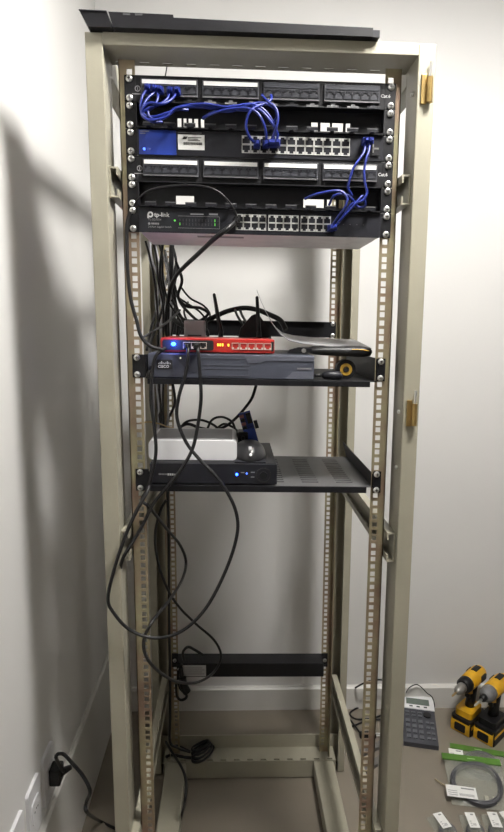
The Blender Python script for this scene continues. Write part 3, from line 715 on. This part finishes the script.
# black leads
cord('network_cable', [(134, 206, -.012), (139, 198, -.028), (148, 191, -.036), (162, 187, -.04), (185, 185, -.042), (207, 187, -.042), (220, 193, -.04), (230, 203, -.034), (236, 214, -.028), (237, 219, -.018)], .0017, RUBBER, 'thin black cable arching across the lower cable manager', BKG, (1,), ps=(.0115, .0105, .014))
cord('network_cable', [(236, 221, -.018), (228, 228, -.045), (214, 239, -.035), (198, 254, .06), (184, 267, .14), (176, 276, .19), (170, 290, .24), (167, 310, .27), (166, 330, .30), (170, 345, .33)], .0046, RUBBER, 'thick black cable slanting from the lowest switch into the cable bundle', BKG, (0,), ps=(.0115, .0125, .016))
cord('power_cable', [(130, 212, -.012), (127, 225, -.014), (127, 245, -.014), (128, 275, -.014), (131, 300, -.016), (137, 322, -.018), (141, 336, -.02), (150, 346, -.016), (163, 350, -.014)], .0035, RUBBER, 'black cable hanging down over the holes of a front rail', BKG)
cord('network_cable', [(187, 346, -.010), (188, 352, -.022), (186, 372, -.026), (179, 396, -.024), (177, 418, -.022), (186, 442, -.024), (200, 460, -.028), (214, 474, -.032), (226, 490, -.034), (236, 512, -.034), (237, 535, -.034), (226, 570, -.034), (206, 608, -.036), (182, 631, -.040), (155, 638, -.045), (130, 630, -.050), (113, 612, -.052), (108, 598, -.052), (114, 570, -.050), (124, 540, -.046), (134, 516, -.042), (146, 494, -.03), (150, 484, -.012)], .0034, RUBBER, 'black cable sweeping in the largest open loop below the perforated shelf', BKG, (0,), ps=(.0115, .0105, .014))
cord('network_cable', [(197, 346, -.010), (198, 352, -.022), (200, 375, -.024), (201, 400, -.022), (197, 430, -.022), (192, 450, -.026), (182, 468, -.028), (168, 486, -.026), (154, 503, -.024), (140, 530, -.026), (124, 556, -.046), (120, 570, -.02)], .0034, RUBBER, 'black cable falling from the firewall and slanting over the white modem', BKG, (0,), ps=(.0115, .0105, .014))
cord('network_cable', [(166, 348, -.008), (156, 356, -.016), (152, 375, -.018), (151, 400, -.018), (154, 425, -.018), (156, 450, -.018), (153, 470, -.016), (148, 488, -.016), (142, 500, -.016), (150, 508, -.008), (166, 528, .10), (180, 545, .20), (186, 562, .24), (182, 580, .18), (168, 602, .06), (152, 622, -.015), (144, 640, -.02), (146, 656, -.02), (158, 671, .0), (178, 682, .12), (198, 682, .24), (214, 672, .34), (221, 656, .36), (214, 640, .36), (196, 624, .36), (180, 608, .36), (168, 590, .34), (158, 562, .30), (155, 535, .26), (160, 512, .24), (166, 500, .24)], .0034, RUBBER, 'black cable coiled in a lower double loop reaching down to the power strip', BKG)
cord('power_cable', [(256, 386, .20), (252, 398, .22), (245, 408, .22), (236, 418, .22), (226, 426, .22), (214, 430, .21), (200, 428, .20), (188, 424, .20), (178, 428, .20)], .0036, RUBBER, 'black cable dropping from under the upper shelf behind the white modem', BKG)
cord('power_cable', [(158, 335, .30), (160, 380, .32), (163, 420, .34), (166, 460, .36), (168, 500, .40), (169, 560, .42), (169, 620, .44), (170, 680, .46), (170, 720, .47), (170, 742, .49), (178, 748, .515), (190, 752, .535)], .0040, RUBBER, 'black cable running down behind the modem and down to the rack base', BKG)
cord('power_cable', [(172, 240, .40), (171, 270, .40), (170, 300, .40), (173, 318, .38), (186, 326, .34), (200, 323, .32), (214, 317, .31), (228, 311, .31), (244, 308, .31), (258, 310, .30), (268, 314, .28), (280, 320, .26), (286, 330, .245)], .0062, RUBBER, 'thick black cable arching behind the antennas of the red firewall', BKG)
for k, (dx, lab) in enumerate(((0, 'short black branch lead dropping from the thick arching cable to the wedge adapter'), (5, 'second black branch lead dropping beside the first one to the wedge adapter'))):
    cord('power_cable', [(235+dx, 310, .305), (238+dx, 317, .27), (243+dx, 325, .235), (247+dx, 332, .225)], .0032, RUBBER, lab, BKG)
tang = [
 ([(176, 262, .30), (182, 280, .28), (178, 296, .27), (186, 306, .26), (200, 308, .26), (208, 314, .27), (196, 322, .27), (182, 318, .28), (176, 306, .30)], 'black lead twisted in a loop above the grey power adapter'),
 ([(174, 284, .36), (180, 302, .34), (192, 316, .30), (204, 326, .26), (208, 336, .24), (200, 342, .235)], 'black lead draped over the grey power adapter'),
 ([(172, 300, .33), (184, 322, .30), (192, 332, .25), (190, 342, .24)], 'short black lead falling behind the grey power adapter'),
 ([(178, 268, .42), (174, 290, .41), (178, 318, .40), (176, 345, .40), (172, 375, .41), (175, 402, .40), (168, 420, .38), (166, 440, .38)], 'black lead running down behind both shelves'),
 ([(171, 240, .45), (176, 262, .45), (172, 284, .45), (175, 312, .45), (170, 340, .44), (164, 366, .42), (158, 400, .40), (162, 430, .38)], 'black lead twisted round the grey cable bundle'),
 ([(163, 240, .30), (160, 275, .30), (164, 300, .30), (157, 325, .24), (150, 345, .16), (152, 362, .05), (150, 370, -.012), (147, 378, -.014)], 'black lead crossing forward past the router ear'),
 ([(165, 250, .50), (168, 275, .48), (160, 300, .44), (152, 325, .34), (147, 350, .26)], 'black lead leaning out of the grey bundle'),
]
tang += [
 ([(180, 286, .33), (190, 298, .30), (204, 306, .28), (210, 316, .27), (202, 326, .26), (190, 324, .27), (184, 312, .30), (188, 302, .33)], 'thin black lead coiled above the grey power adapter'),
 ([(176, 296, .31), (188, 304, .29), (200, 312, .27), (206, 322, .25), (204, 334, .235), (196, 340, .232)], 'thin black lead sagging over the edge of the grey power adapter'),
 ([(168, 302, .26), (176, 314, .25), (182, 326, .24), (178, 336, .235), (170, 340, .235)], 'thin black lead hooked beside the grey power adapter'),
 ([(142, 338, .02), (152, 332, .04), (162, 326, .10), (172, 318, .18), (180, 310, .24)], 'thin black lead bridging from the front rail to the tangle'),
]
for n_t, (pts, lab) in enumerate(tang): cord('power_cable', pts, .0036 if n_t < 7 else .0024, RUBBER, lab, BKG)
rb = random.Random(5)
for k in range(8):
    x = 148+k*2.0; y_ = .18+.035*((k*3) % 8)
    wv = lambda a: a+rb.uniform(-2.2, 2.2)
    cord('network_cable', [(wv(x-3), 241, y_), (wv(x+1), 258, y_), (wv(x+5), 280, y_), (wv(x+7), 305, y_+.01), (wv(x+9), 325, y_), (wv(x+8), 345, y_), (wv(x+6), 375, y_), (wv(x+5), 410, y_), (wv(x+6), 450, y_), (wv(x+8), 480, y_)], .0024, GREYC if k % 3 else RUBBER, 'pale grey network cable in the bundle running down inside the front rail' if k % 3 else 'black network cable mixed into the pale grey bundle inside the front rail', 'cables in the bundle by the front rail')
cord('cable_tie', [(140, 423, .03), (150, 422, .10), (160, 424, .18), (168, 427, .26), (173, 428, .30)], .0016, mat('amber_wire', (.42, .26, .05), .5, noise=.1, scale=60), 'thin amber wire stretched across the grey cable bundle', cat='wire')
# tangle of leads behind the modem
for pts, lab in (
 ([(178, 432, .195), (186, 422, .20), (200, 420, .20), (212, 424, .20), (222, 432, .19)], 'black lead humped over the back of the white modem'),
 ([(206, 432, .19), (212, 420, .20), (222, 417, .21), (232, 422, .20), (236, 432, .18), (240, 440, .16)], 'black lead looped above one corner of the white modem'),
 ([(215, 430, .22), (224, 424, .23), (234, 428, .22), (240, 434, .19), (246, 442, .16)], 'thin black lead running from the modem to the small adapter')):
    cord('power_cable', pts, .0028, RUBBER, lab, BKG)
# thin lead hanging in front of the gap above the top panel
cord('thin_wire', [(167, 66, .045), (166, 72, .05), (165, 78, .05), (165, 84, .05)], .0011, RUBBER, 'thin dark wire hanging behind the top panel from the front top beam', cat='wire')
# power lead of the strip, hanging plug, coil on the base
cord('power_cable', [(184, 660, .495), (183, 652, .49), (188, 647, .488), (195, 650, .488), (203, 655, .49)], .0040, RUBBER, 'short black lead looped over the power strip', BKG)
cord('power_cable', [(182, 664, .492), (178, 676, .488), (180, 688, .486), (186, 694, .486), (186, 698, .488), (181, 700, .49), (177, 696, .49), (176, 684, .494)], .0040, RUBBER, 'black lead dangling in a small loop below the power strip', BKG)
hp = single('power_plug', MB().tube([at(182, 678, 'Y', .486), at(184, 686, 'Y', .484), at(187, 692, 'Y', .484)], .0125, 10), RUBBER, 'black moulded plug hanging under the grey label of the power strip', 'plug')
MB().tube([at(181, 668, 'Y', .488), at(182, 678, 'Y', .486)], .006, 8).build('strain_relief', RUBBER, hp)
cl = MB(); c0 = at(203, 757, 'Z', .066)
for k in range(4): cl.torus((c0.x-.003*k, c0.y+.006+.002*k, .070+.0085*k), (0, .05*(k-1.5), 1), .042-.003*k, .0044, 30, 8, wob=.06, flat=.42)
cl.tube([at(190, 752, 'Z', .072), at(182, 748, 'Z', .078), at(174, 744, 'Z', .09), at(170, 740, 'Z', .11)], .0042)
cl.tube([at(195, 758, 'Z', .072), at(184, 757, 'Z', .070), at(172, 755, 'Z', .07), at(166, 757, 'Z', .075)], .0042)
single('power_cable', cl, RUBBER, 'black power cord coiled up on the rear base beam of the rack', 'cable')
cord('power_cable', [(166, 742, .53), (172, 752, .48), (182, 768, .40), (186, 782, .34), (185, 800, .28), (181, 818, 'Z', .03), (177, 832, 'Z', .006), (168, 860, 'Z', .006), (150, 880, 'Z', .006)], .0040, RUBBER, 'black power cord dropping from the rack base to the floor', BKG)

# ------------------------------------------------------------------ left wall outlets
def plate(yc, zc, label):
    t = thing('wall_outlet', label, 'wall outlet', (XL, yc, zc), 'white outlets low on the side wall')
    MB().rbox(XL, XL+.007, yc-.036, yc+.036, zc-.062, zc+.062, .008, ax='X').build('cover_plate', WHITEP, t)
    md = MB().rbox(XL+.007, XL+.0095, yc-.021, yc+.021, zc-.026, zc+.026, .006, ax='X').build('socket', WHITEP, t)
    for dy in (-.0095, 0, .0095): MB().cyl((XL+.0095, yc+dy, zc+(.003 if dy == 0 else 0)), (XL+.0097, yc+dy, zc+(.003 if dy == 0 else 0)), .0024, n=10).build('pin_hole', HOLE, md)  # dark discs on the surface paint the shade of pin holes
    return t
plate(.118, .372, 'white wall outlet with the black plug in it, low on the side wall')
plate(.018, .372, 'white wall outlet without a plug, next to the plugged one')
plate(-.082, .372, 'white wall outlet without a plug, end of the row away from the rack')
p0 = Vector((XL+.010, .118, .374))
W = [p0+Vector((.030, 0, .002)), at(56, 757, 'X', XL+.05), at(63, 754, 'X', XL+.06), at(73, 764, 'X', XL+.085), at(83, 776, 'X', XL+.11), at(90, 791, 'X', XL+.13), at(86, 803, 'X', XL+.11), at(87, 812, 'X', XL+.12), at(98, 820, 'Z', .03), at(114, 828, 'Z', .006), at(135, 838, 'Z', .006), at(160, 862, 'Z', .006)]
pc = single('power_cable', MB().tube(W, .0040, 10), RUBBER, 'black power cord from the wall outlet curving down to the floor', 'cable')
MB().box(p0.x, p0.x+.026, p0.y-.018, p0.y+.018, p0.z-.022, p0.z+.020, b=.004).cyl(p0+Vector((.020, 0, 0)), p0+Vector((.046, .004, .012)), .011, .0055).build('plug', RUBBER, pc)

# ------------------------------------------------------------------ floor: black leads and small tools behind the rack
Z = 'Z'
cord('power_cable', [(344, 702, Z, .004), (350, 692, Z, .03), (362, 684, .80), (374, 680, .80), (388, 681, .80), (404, 690, .80)], .0032, RUBBER, 'thin black lead bowed up off the floor behind the rack', 'black leads on the floor')
cord('power_cable', [(348, 728, Z, .004), (358, 724, Z, .004), (370, 719, Z, .004), (384, 714, Z, .004), (388, 707, Z, .004), (376, 705, Z, .004), (360, 707, Z, .004), (350, 713, Z, .004), (356, 719, Z, .004), (372, 719, Z, .012), (388, 720, Z, .004), (400, 722, Z, .004)], .0032, RUBBER, 'thin black lead lying in a loop on the floor behind the rack', 'black leads on the floor')
cord('power_cable', [(345, 715, Z, .004), (352, 722, Z, .012), (358, 730, Z, .012), (362, 735, Z, .008)], .0032, RUBBER, 'thin black lead ending in the small plug on the floor', 'black leads on the floor')
q = at(367, 737, Z, 0); pk = thing('power_plug', 'small black plug lying on the floor near the two grey bars', 'plug', q)
MB().box(q.x-.026, q.x+.030, q.y-.010, q.y+.010, 0, .017, b=.003).build('body', RUBBER, pk)
for d in (-.005, .005): MB().cyl((q.x+.030, q.y+d, .009), (q.x+.046, q.y+d, .009), .0022).build('pin', STEEL, pk)
for (a_, b_), lab in ((((356, 757), (392, 741)), 'grey metal bar lying on the floor beside the small plug'), (((361, 774), (394, 752)), 'second grey metal bar on the floor, farther from the small plug')):
    A = at(*a_, Z, .0); B = at(*b_, Z, .0); d = (B-A); L = d.length; d.normalize(); s_ = Vector((-d.y, d.x, 0))*.011
    P = [A-s_, B-s_, B+s_, A+s_]
    single('metal_bar', MB().add([tuple(p) for p in P]+[(p.x, p.y, .012) for p in P], [(3, 2, 1, 0), (4, 5, 6, 7)]+[(i, (i+1) % 4, 4+(i+1) % 4, 4+i) for i in range(4)]), mat('dull_steel', (.17, .16, .15), .5, .4, noise=.15, scale=40), lab, 'metal bar', 'grey bars on the floor')

# ------------------------------------------------------------------ keypad telephone on the floor
A = at(403.5, 749, Z, .0); Bq = at(436.5, 747.5, Z, .0)
ang = math.atan2(Bq.y-A.y, Bq.x-A.x); Wd = (Bq-A).length; Ln = .218; Hh = .046; slope = math.atan2(Hh-.012, Ln)
ph = thing('telephone', 'dark grey keypad telephone with a silver display panel, lying on the floor by the wall', 'telephone', A+Vector((.005, .016, 0)), rot=(0, 0, ang-.27))
def zs(y): return .016+(Hh-.016)*y/Ln
MB().prism([(0, 0), (Ln, 0), (Ln, Hh), (Ln*.66, zs(Ln*.66)), (0, .016)], 0, Wd, ax='X').build('body', mat('phone_grey', (.040, .042, .052), .45, noise=.1, scale=40), ph)
def slab(x0, x1, y0, y1, h, M, name, par, base=0):
    return MB().add([(x0, y0, zs(y0)+base), (x1, y0, zs(y0)+base), (x1, y1, zs(y1)+base), (x0, y1, zs(y1)+base), (x0, y0, zs(y0)+h), (x1, y0, zs(y0)+h), (x1, y1, zs(y1)+h), (x0, y1, zs(y1)+h)],
                    [(3, 2, 1, 0), (4, 5, 6, 7), (0, 1, 5, 4), (1, 2, 6, 5), (2, 3, 7, 6), (3, 0, 4, 7)]).build(name, M, par)
fp = slab(-.001, Wd+.001, Ln*.70, Ln, .003, mat('silver_plastic', (.74, .74, .75), .4, 0, noise=.05, scale=40), 'display_panel', ph)
slab(Wd*.15, Wd*.86, Ln*.79, Ln*.92, .0042, LCD, 'screen', fp, .003)
for k in range(3): slab(Wd*(.24+.22*k), Wd*(.34+.22*k), Ln*.735, Ln*.755, .0050, GREYT, 'button', fp, .003)
KEY = mat('phone_key', (.10, .103, .118), .45, noise=.1, scale=60)
for r_ in range(4):
    for c in range(3): slab(Wd*(.10+.19*c), Wd*(.22+.19*c), Ln*(.08+.105*r_), Ln*(.145+.105*r_), .0045, KEY, 'key', ph)
    for c in range(2): slab(Wd*(.70+.14*c), Wd*(.80+.14*c), Ln*(.09+.105*r_), Ln*(.13+.105*r_), .0042, KEY, 'key', ph)
for r_ in range(2):
    for c in range(3): slab(Wd*(.10+.19*c), Wd*(.22+.19*c), Ln*(.53+.07*r_), Ln*(.56+.07*r_), .0042, KEY, 'key', ph)
cx, cy = Wd*.76, Ln*.59
MB().cyl((cx, cy, zs(cy)), (cx, cy, zs(cy)+.0045), .014, n=24).build('navigation_key', BLACK, ph)
for k in range(2): MB().box(-.0014, 0, Ln*(.80+.06*k), Ln*(.83+.06*k), Hh-.016, Hh-.010).build('side_button', GREYT, ph)
cord('phone_wire', [(405, 695, Z, .047), (409, 688, .835), (416, 684.5, .845), (421, 687, .845), (427, 693, .84), (432, 697, .82), (434.5, 705, Z, .012), (434, 713, Z, .004)], .0020, RUBBER, 'thin dark cord arched behind the telephone on the floor', cat='cord')

# ------------------------------------------------------------------ cordless drills
def drill(label, base, heading, chuck_len, kind):
    """nose along local +x, battery on the floor"""
    t = thing('cordless_drill', label, 'cordless drill', base, 'cordless drills on the floor', rot=(0, 0, heading)); t.scale = (.94, .94, .94)
    bt = MB().rbox(-.052, .066, -.040, .040, .0, .058, .010, ax='Z').build('battery', RUBBER, t)
    MB().prism([(.040, .002), (.0675, .002), (.0700, .030), (.0640, .052), (.040, .056)], -.036, .036).build('battery_face', YELL, bt)
    MB().rbox(.0690, .0712, -.021, .021, .010, .040, .005, ax='X').build('face_inset', RUBBER, bt)
    MB().box(-.046, .060, -.0412, .0412, .026, .040, b=.003).build('side_band', YELL, bt)
    MB().rbox(-.040, .052, -.033, .033, .058, .082, .012, ax='Z').build('battery_shoe', RUBBER if kind else YELL, t)
    # handle: ovals along a leaning spine
    sp = [(-.006, .080, .024, .019), (-.008, .105, .021, .017), (-.010, .135, .022, .018), (-.008, .160, .026, .020)]
    n_ = 16; P = [(x+a_*math.cos(2*math.pi*j/n_), b_*math.sin(2*math.pi*j/n_), z_) for x, z_, a_, b_ in sp for j in range(n_)]
    MB().add(P, [(i*n_+j, i*n_+(j+1) % n_, (i+1)*n_+(j+1) % n_, (i+1)*n_+j) for i in range(3) for j in range(n_)]+[list(range(n_))[::-1], list(range(3*n_, 4*n_))], 0, True).build('handle', RUBBER, t)
    MB().prism([(.014, .122), (.028, .128), (.030, .148), (.016, .158)], -.008, .008).build('trigger', RUBBER, t)
    MB().prism([(.010, .140), (.034, .150), (.034, .166), (.010, .160)], -.013, .013).build('trigger_guard', YELL, t)
    zc = .190
    hs = lathe_x(MB(), [(-.078, .018), (-.074, .025), (-.060, .030), (-.020, .031), (.028, .030), (.036, .028)], 0, zc, 20).build('motor_housing', YELL, t)
    for s in (-1, 1): MB().rbox(-.058, -.018, min(s*.026, s*.0315), max(s*.026, s*.0315), zc-.010, zc+.014, .005).build('vent_panel', RUBBER, hs)
    MB().box(-.056, -.012, -.011, .011, zc+.027, zc+.0318, b=.002).build('top_inset', RUBBER, hs)
    lathe_x(MB(), [(-.083, .014), (-.078, .020)], 0, zc, 20).build('end_cap', RUBBER, hs)
    gb = lathe_x(MB(), [(.034, .027), (.040, .029), (.062, .028), (.070, .022)] if kind == 0 else [(.034, .027), (.046, .029), (.066, .027), (.084, .017)], 0, zc, 20).build('gear_case', RUBBER if kind == 0 else mat('gear_grey', (.15, .15, .155), .45, noise=.2, scale=50), t)
    if kind == 0:
        lathe_x(MB(), [(.070, .017), (.076, .0185), (.098, .0175), (.112, .012), (.120, .006)], 0, zc, 18).build('chuck', mat('chuck_steel', (.33, .32, .30), .4, .7, noise=.2, scale=60), t)
        lathe_x(MB(), [(.116, .0042), (.146, .0034), (.152, .0010)], 0, zc, 10).build('drill_bit', BRASS, t)
    else:
        lathe_x(MB(), [(.080, .014), (.098, .0125), (.104, .009)], 0, zc, 18).build('chuck', RUBBER, t)
        lathe_x(MB(), [(.098, .0045), (.150, .0040), (.158, .0015)], 0, zc, 10).build('driver_bit', STEEL, t)
    return t
hd = math.atan2(-.135, -.150)
drill('yellow and black cordless drill with a silver chuck, standing on its battery near the wall', (.806, .762, 0), hd, 0, 0)
drill('yellow and black impact driver with a grey nose, standing beside the other drill', (.868, .712, 0), hd-.02, 0, 1)

# ------------------------------------------------------------------ bagged patch cords on the floor
def package(label, p, ang_, w_, l_, coil, header=True, lab=None, zb=.0, seed=1, print_=True, lift=0):
    """bag along local +y, header card at the far end"""
    rnd = random.Random(seed)
    t = thing('cable_package', label, 'cable package', (p[0], p[1], zb), 'bagged patch cords on the floor', rot=(lift, 0, ang_))
    n_ = 9; P = []; F = []
    for s in (0, 1):
        for i in range(n_):
            for j in range(n_):
                u_, v_ = i/(n_-1), j/(n_-1); e = min(u_, 1-u_, v_, 1-v_)*2
                h = .002+(.020*min(1, e*2.4)+rnd.uniform(-.0012, .0012)*(e > 0))*s
                P.append(((u_-.5)*w_, v_*l_, h))
    for i in range(n_-1):
        for j in range(n_-1):
            F.append((i*n_+j, (i+1)*n_+j, (i+1)*n_+j+1, i*n_+j+1)); q_ = n_*n_; F.append((q_+i*n_+j, q_+i*n_+j+1, q_+(i+1)*n_+j+1, q_+(i+1)*n_+j))
    MB().add(P, F, 0, True).build('bag', BAG, t)
    if header:
        MB().prism([(-w_*.53, l_-.004), (w_*.53, l_-.004), (w_*.53, l_+.019), (-w_*.53, l_+.019)], .003, .0075, ax='Z').build('header_card', GREEN, t)
        MB().box(-.012, .012, l_+.006, l_+.009, .0075, .0079).build('header_print', mat('pale_green', (.30, .48, .20), .5), t)
    c = MB()
    for k in range(9):
        c.torus(((k % 2)*.002-.001, l_*.47, .0060+(k//3)*.0046), (0, 0, 1), coil-.0046*(k % 3), .0030, 44, 8, wob=.03, flat=.92)
    ck = c.build('coil', mat('grey_cord', (.075, .075, .085), .5, noise=.15, scale=60), t)
    for s in (-1, 1): MB().box(s*.012-.006+.03, s*.012+.006+.03, l_*.10, l_*.10+.020, .004, .013, b=.001).build('plug', mat('clear_plug', (.42, .40, .33), .25, noise=.1, scale=60), ck)
    if lab:
        x0, x1, y0, y1 = lab
        lb_ = MB().box(x0, x1, y0, y1, .0232, .0238).build('label', PAPER, t)
        mk_ = MB().box(x0+(x1-x0)*.50, x1-.006, y1-.010, y1-.0055, .0238, .0240); 
        x_ = x0+(x1-x0)*.42
        while x_ < x1-.008: mk_.box(x_, x_+.0012, y0+.006, y0+.014, .0238, .0240); x_ += .0024
        for k in range(3): mk_.box(x0+.005, x0+(x1-x0)*.36, y0+.006+k*.007, y0+.0078+k*.007, .0238, .0240)
        tag(mk_.build('label_print', DTEXT, lb_), kind='stuff')
    return t
package('clear bag with a grey cord coil and narrow green header, lying toward the drills', (.752, .500, 0), R_(-15), .170, .125, .058, seed=2, lab=(-.100, -.055, .052, .095))
package('clear bag with a large grey cord coil, white label and broad green header', (.700, .392, .002), R_(-11), .172, .165, .078, lab=(-.100, -.012, .008, .048), zb=.002, seed=3, lift=R_(7))
package('clear bag with a green header beside the large labelled coil', (.905, .350, 0), R_(8), .150, .105, .050, seed=4)
for k, (x, y, a_, lab) in enumerate(((.580, .250, 14, 'small clear bag with a crumpled pale label, first of the front row of bags'), (.640, .246, -4, 'small clear bag with a curled white slip, second of the front row of bags'), (.702, .246, -6, 'small clear bag with a grey coil, third of the front row of bags'), (.768, .250, 10, 'small clear bag with dark plugs, last of the front row of bags'))):
    package(lab, (x, y, 0), R_(a_), .060, .125, .024, header=False, lab=(-.016, .012, .060, .112), seed=10+k)
cd_ = at(441, 783, Z, .004)
cord('paper_slip', [(435, 779, Z, .003), (441, 783, Z, .004), (446, 786, Z, .005)], .0030, mat('tan_slip', (.30, .25, .17), .6, noise=.1, scale=40), 'thin tan stick lying beside the bagged cords', cat='stick')
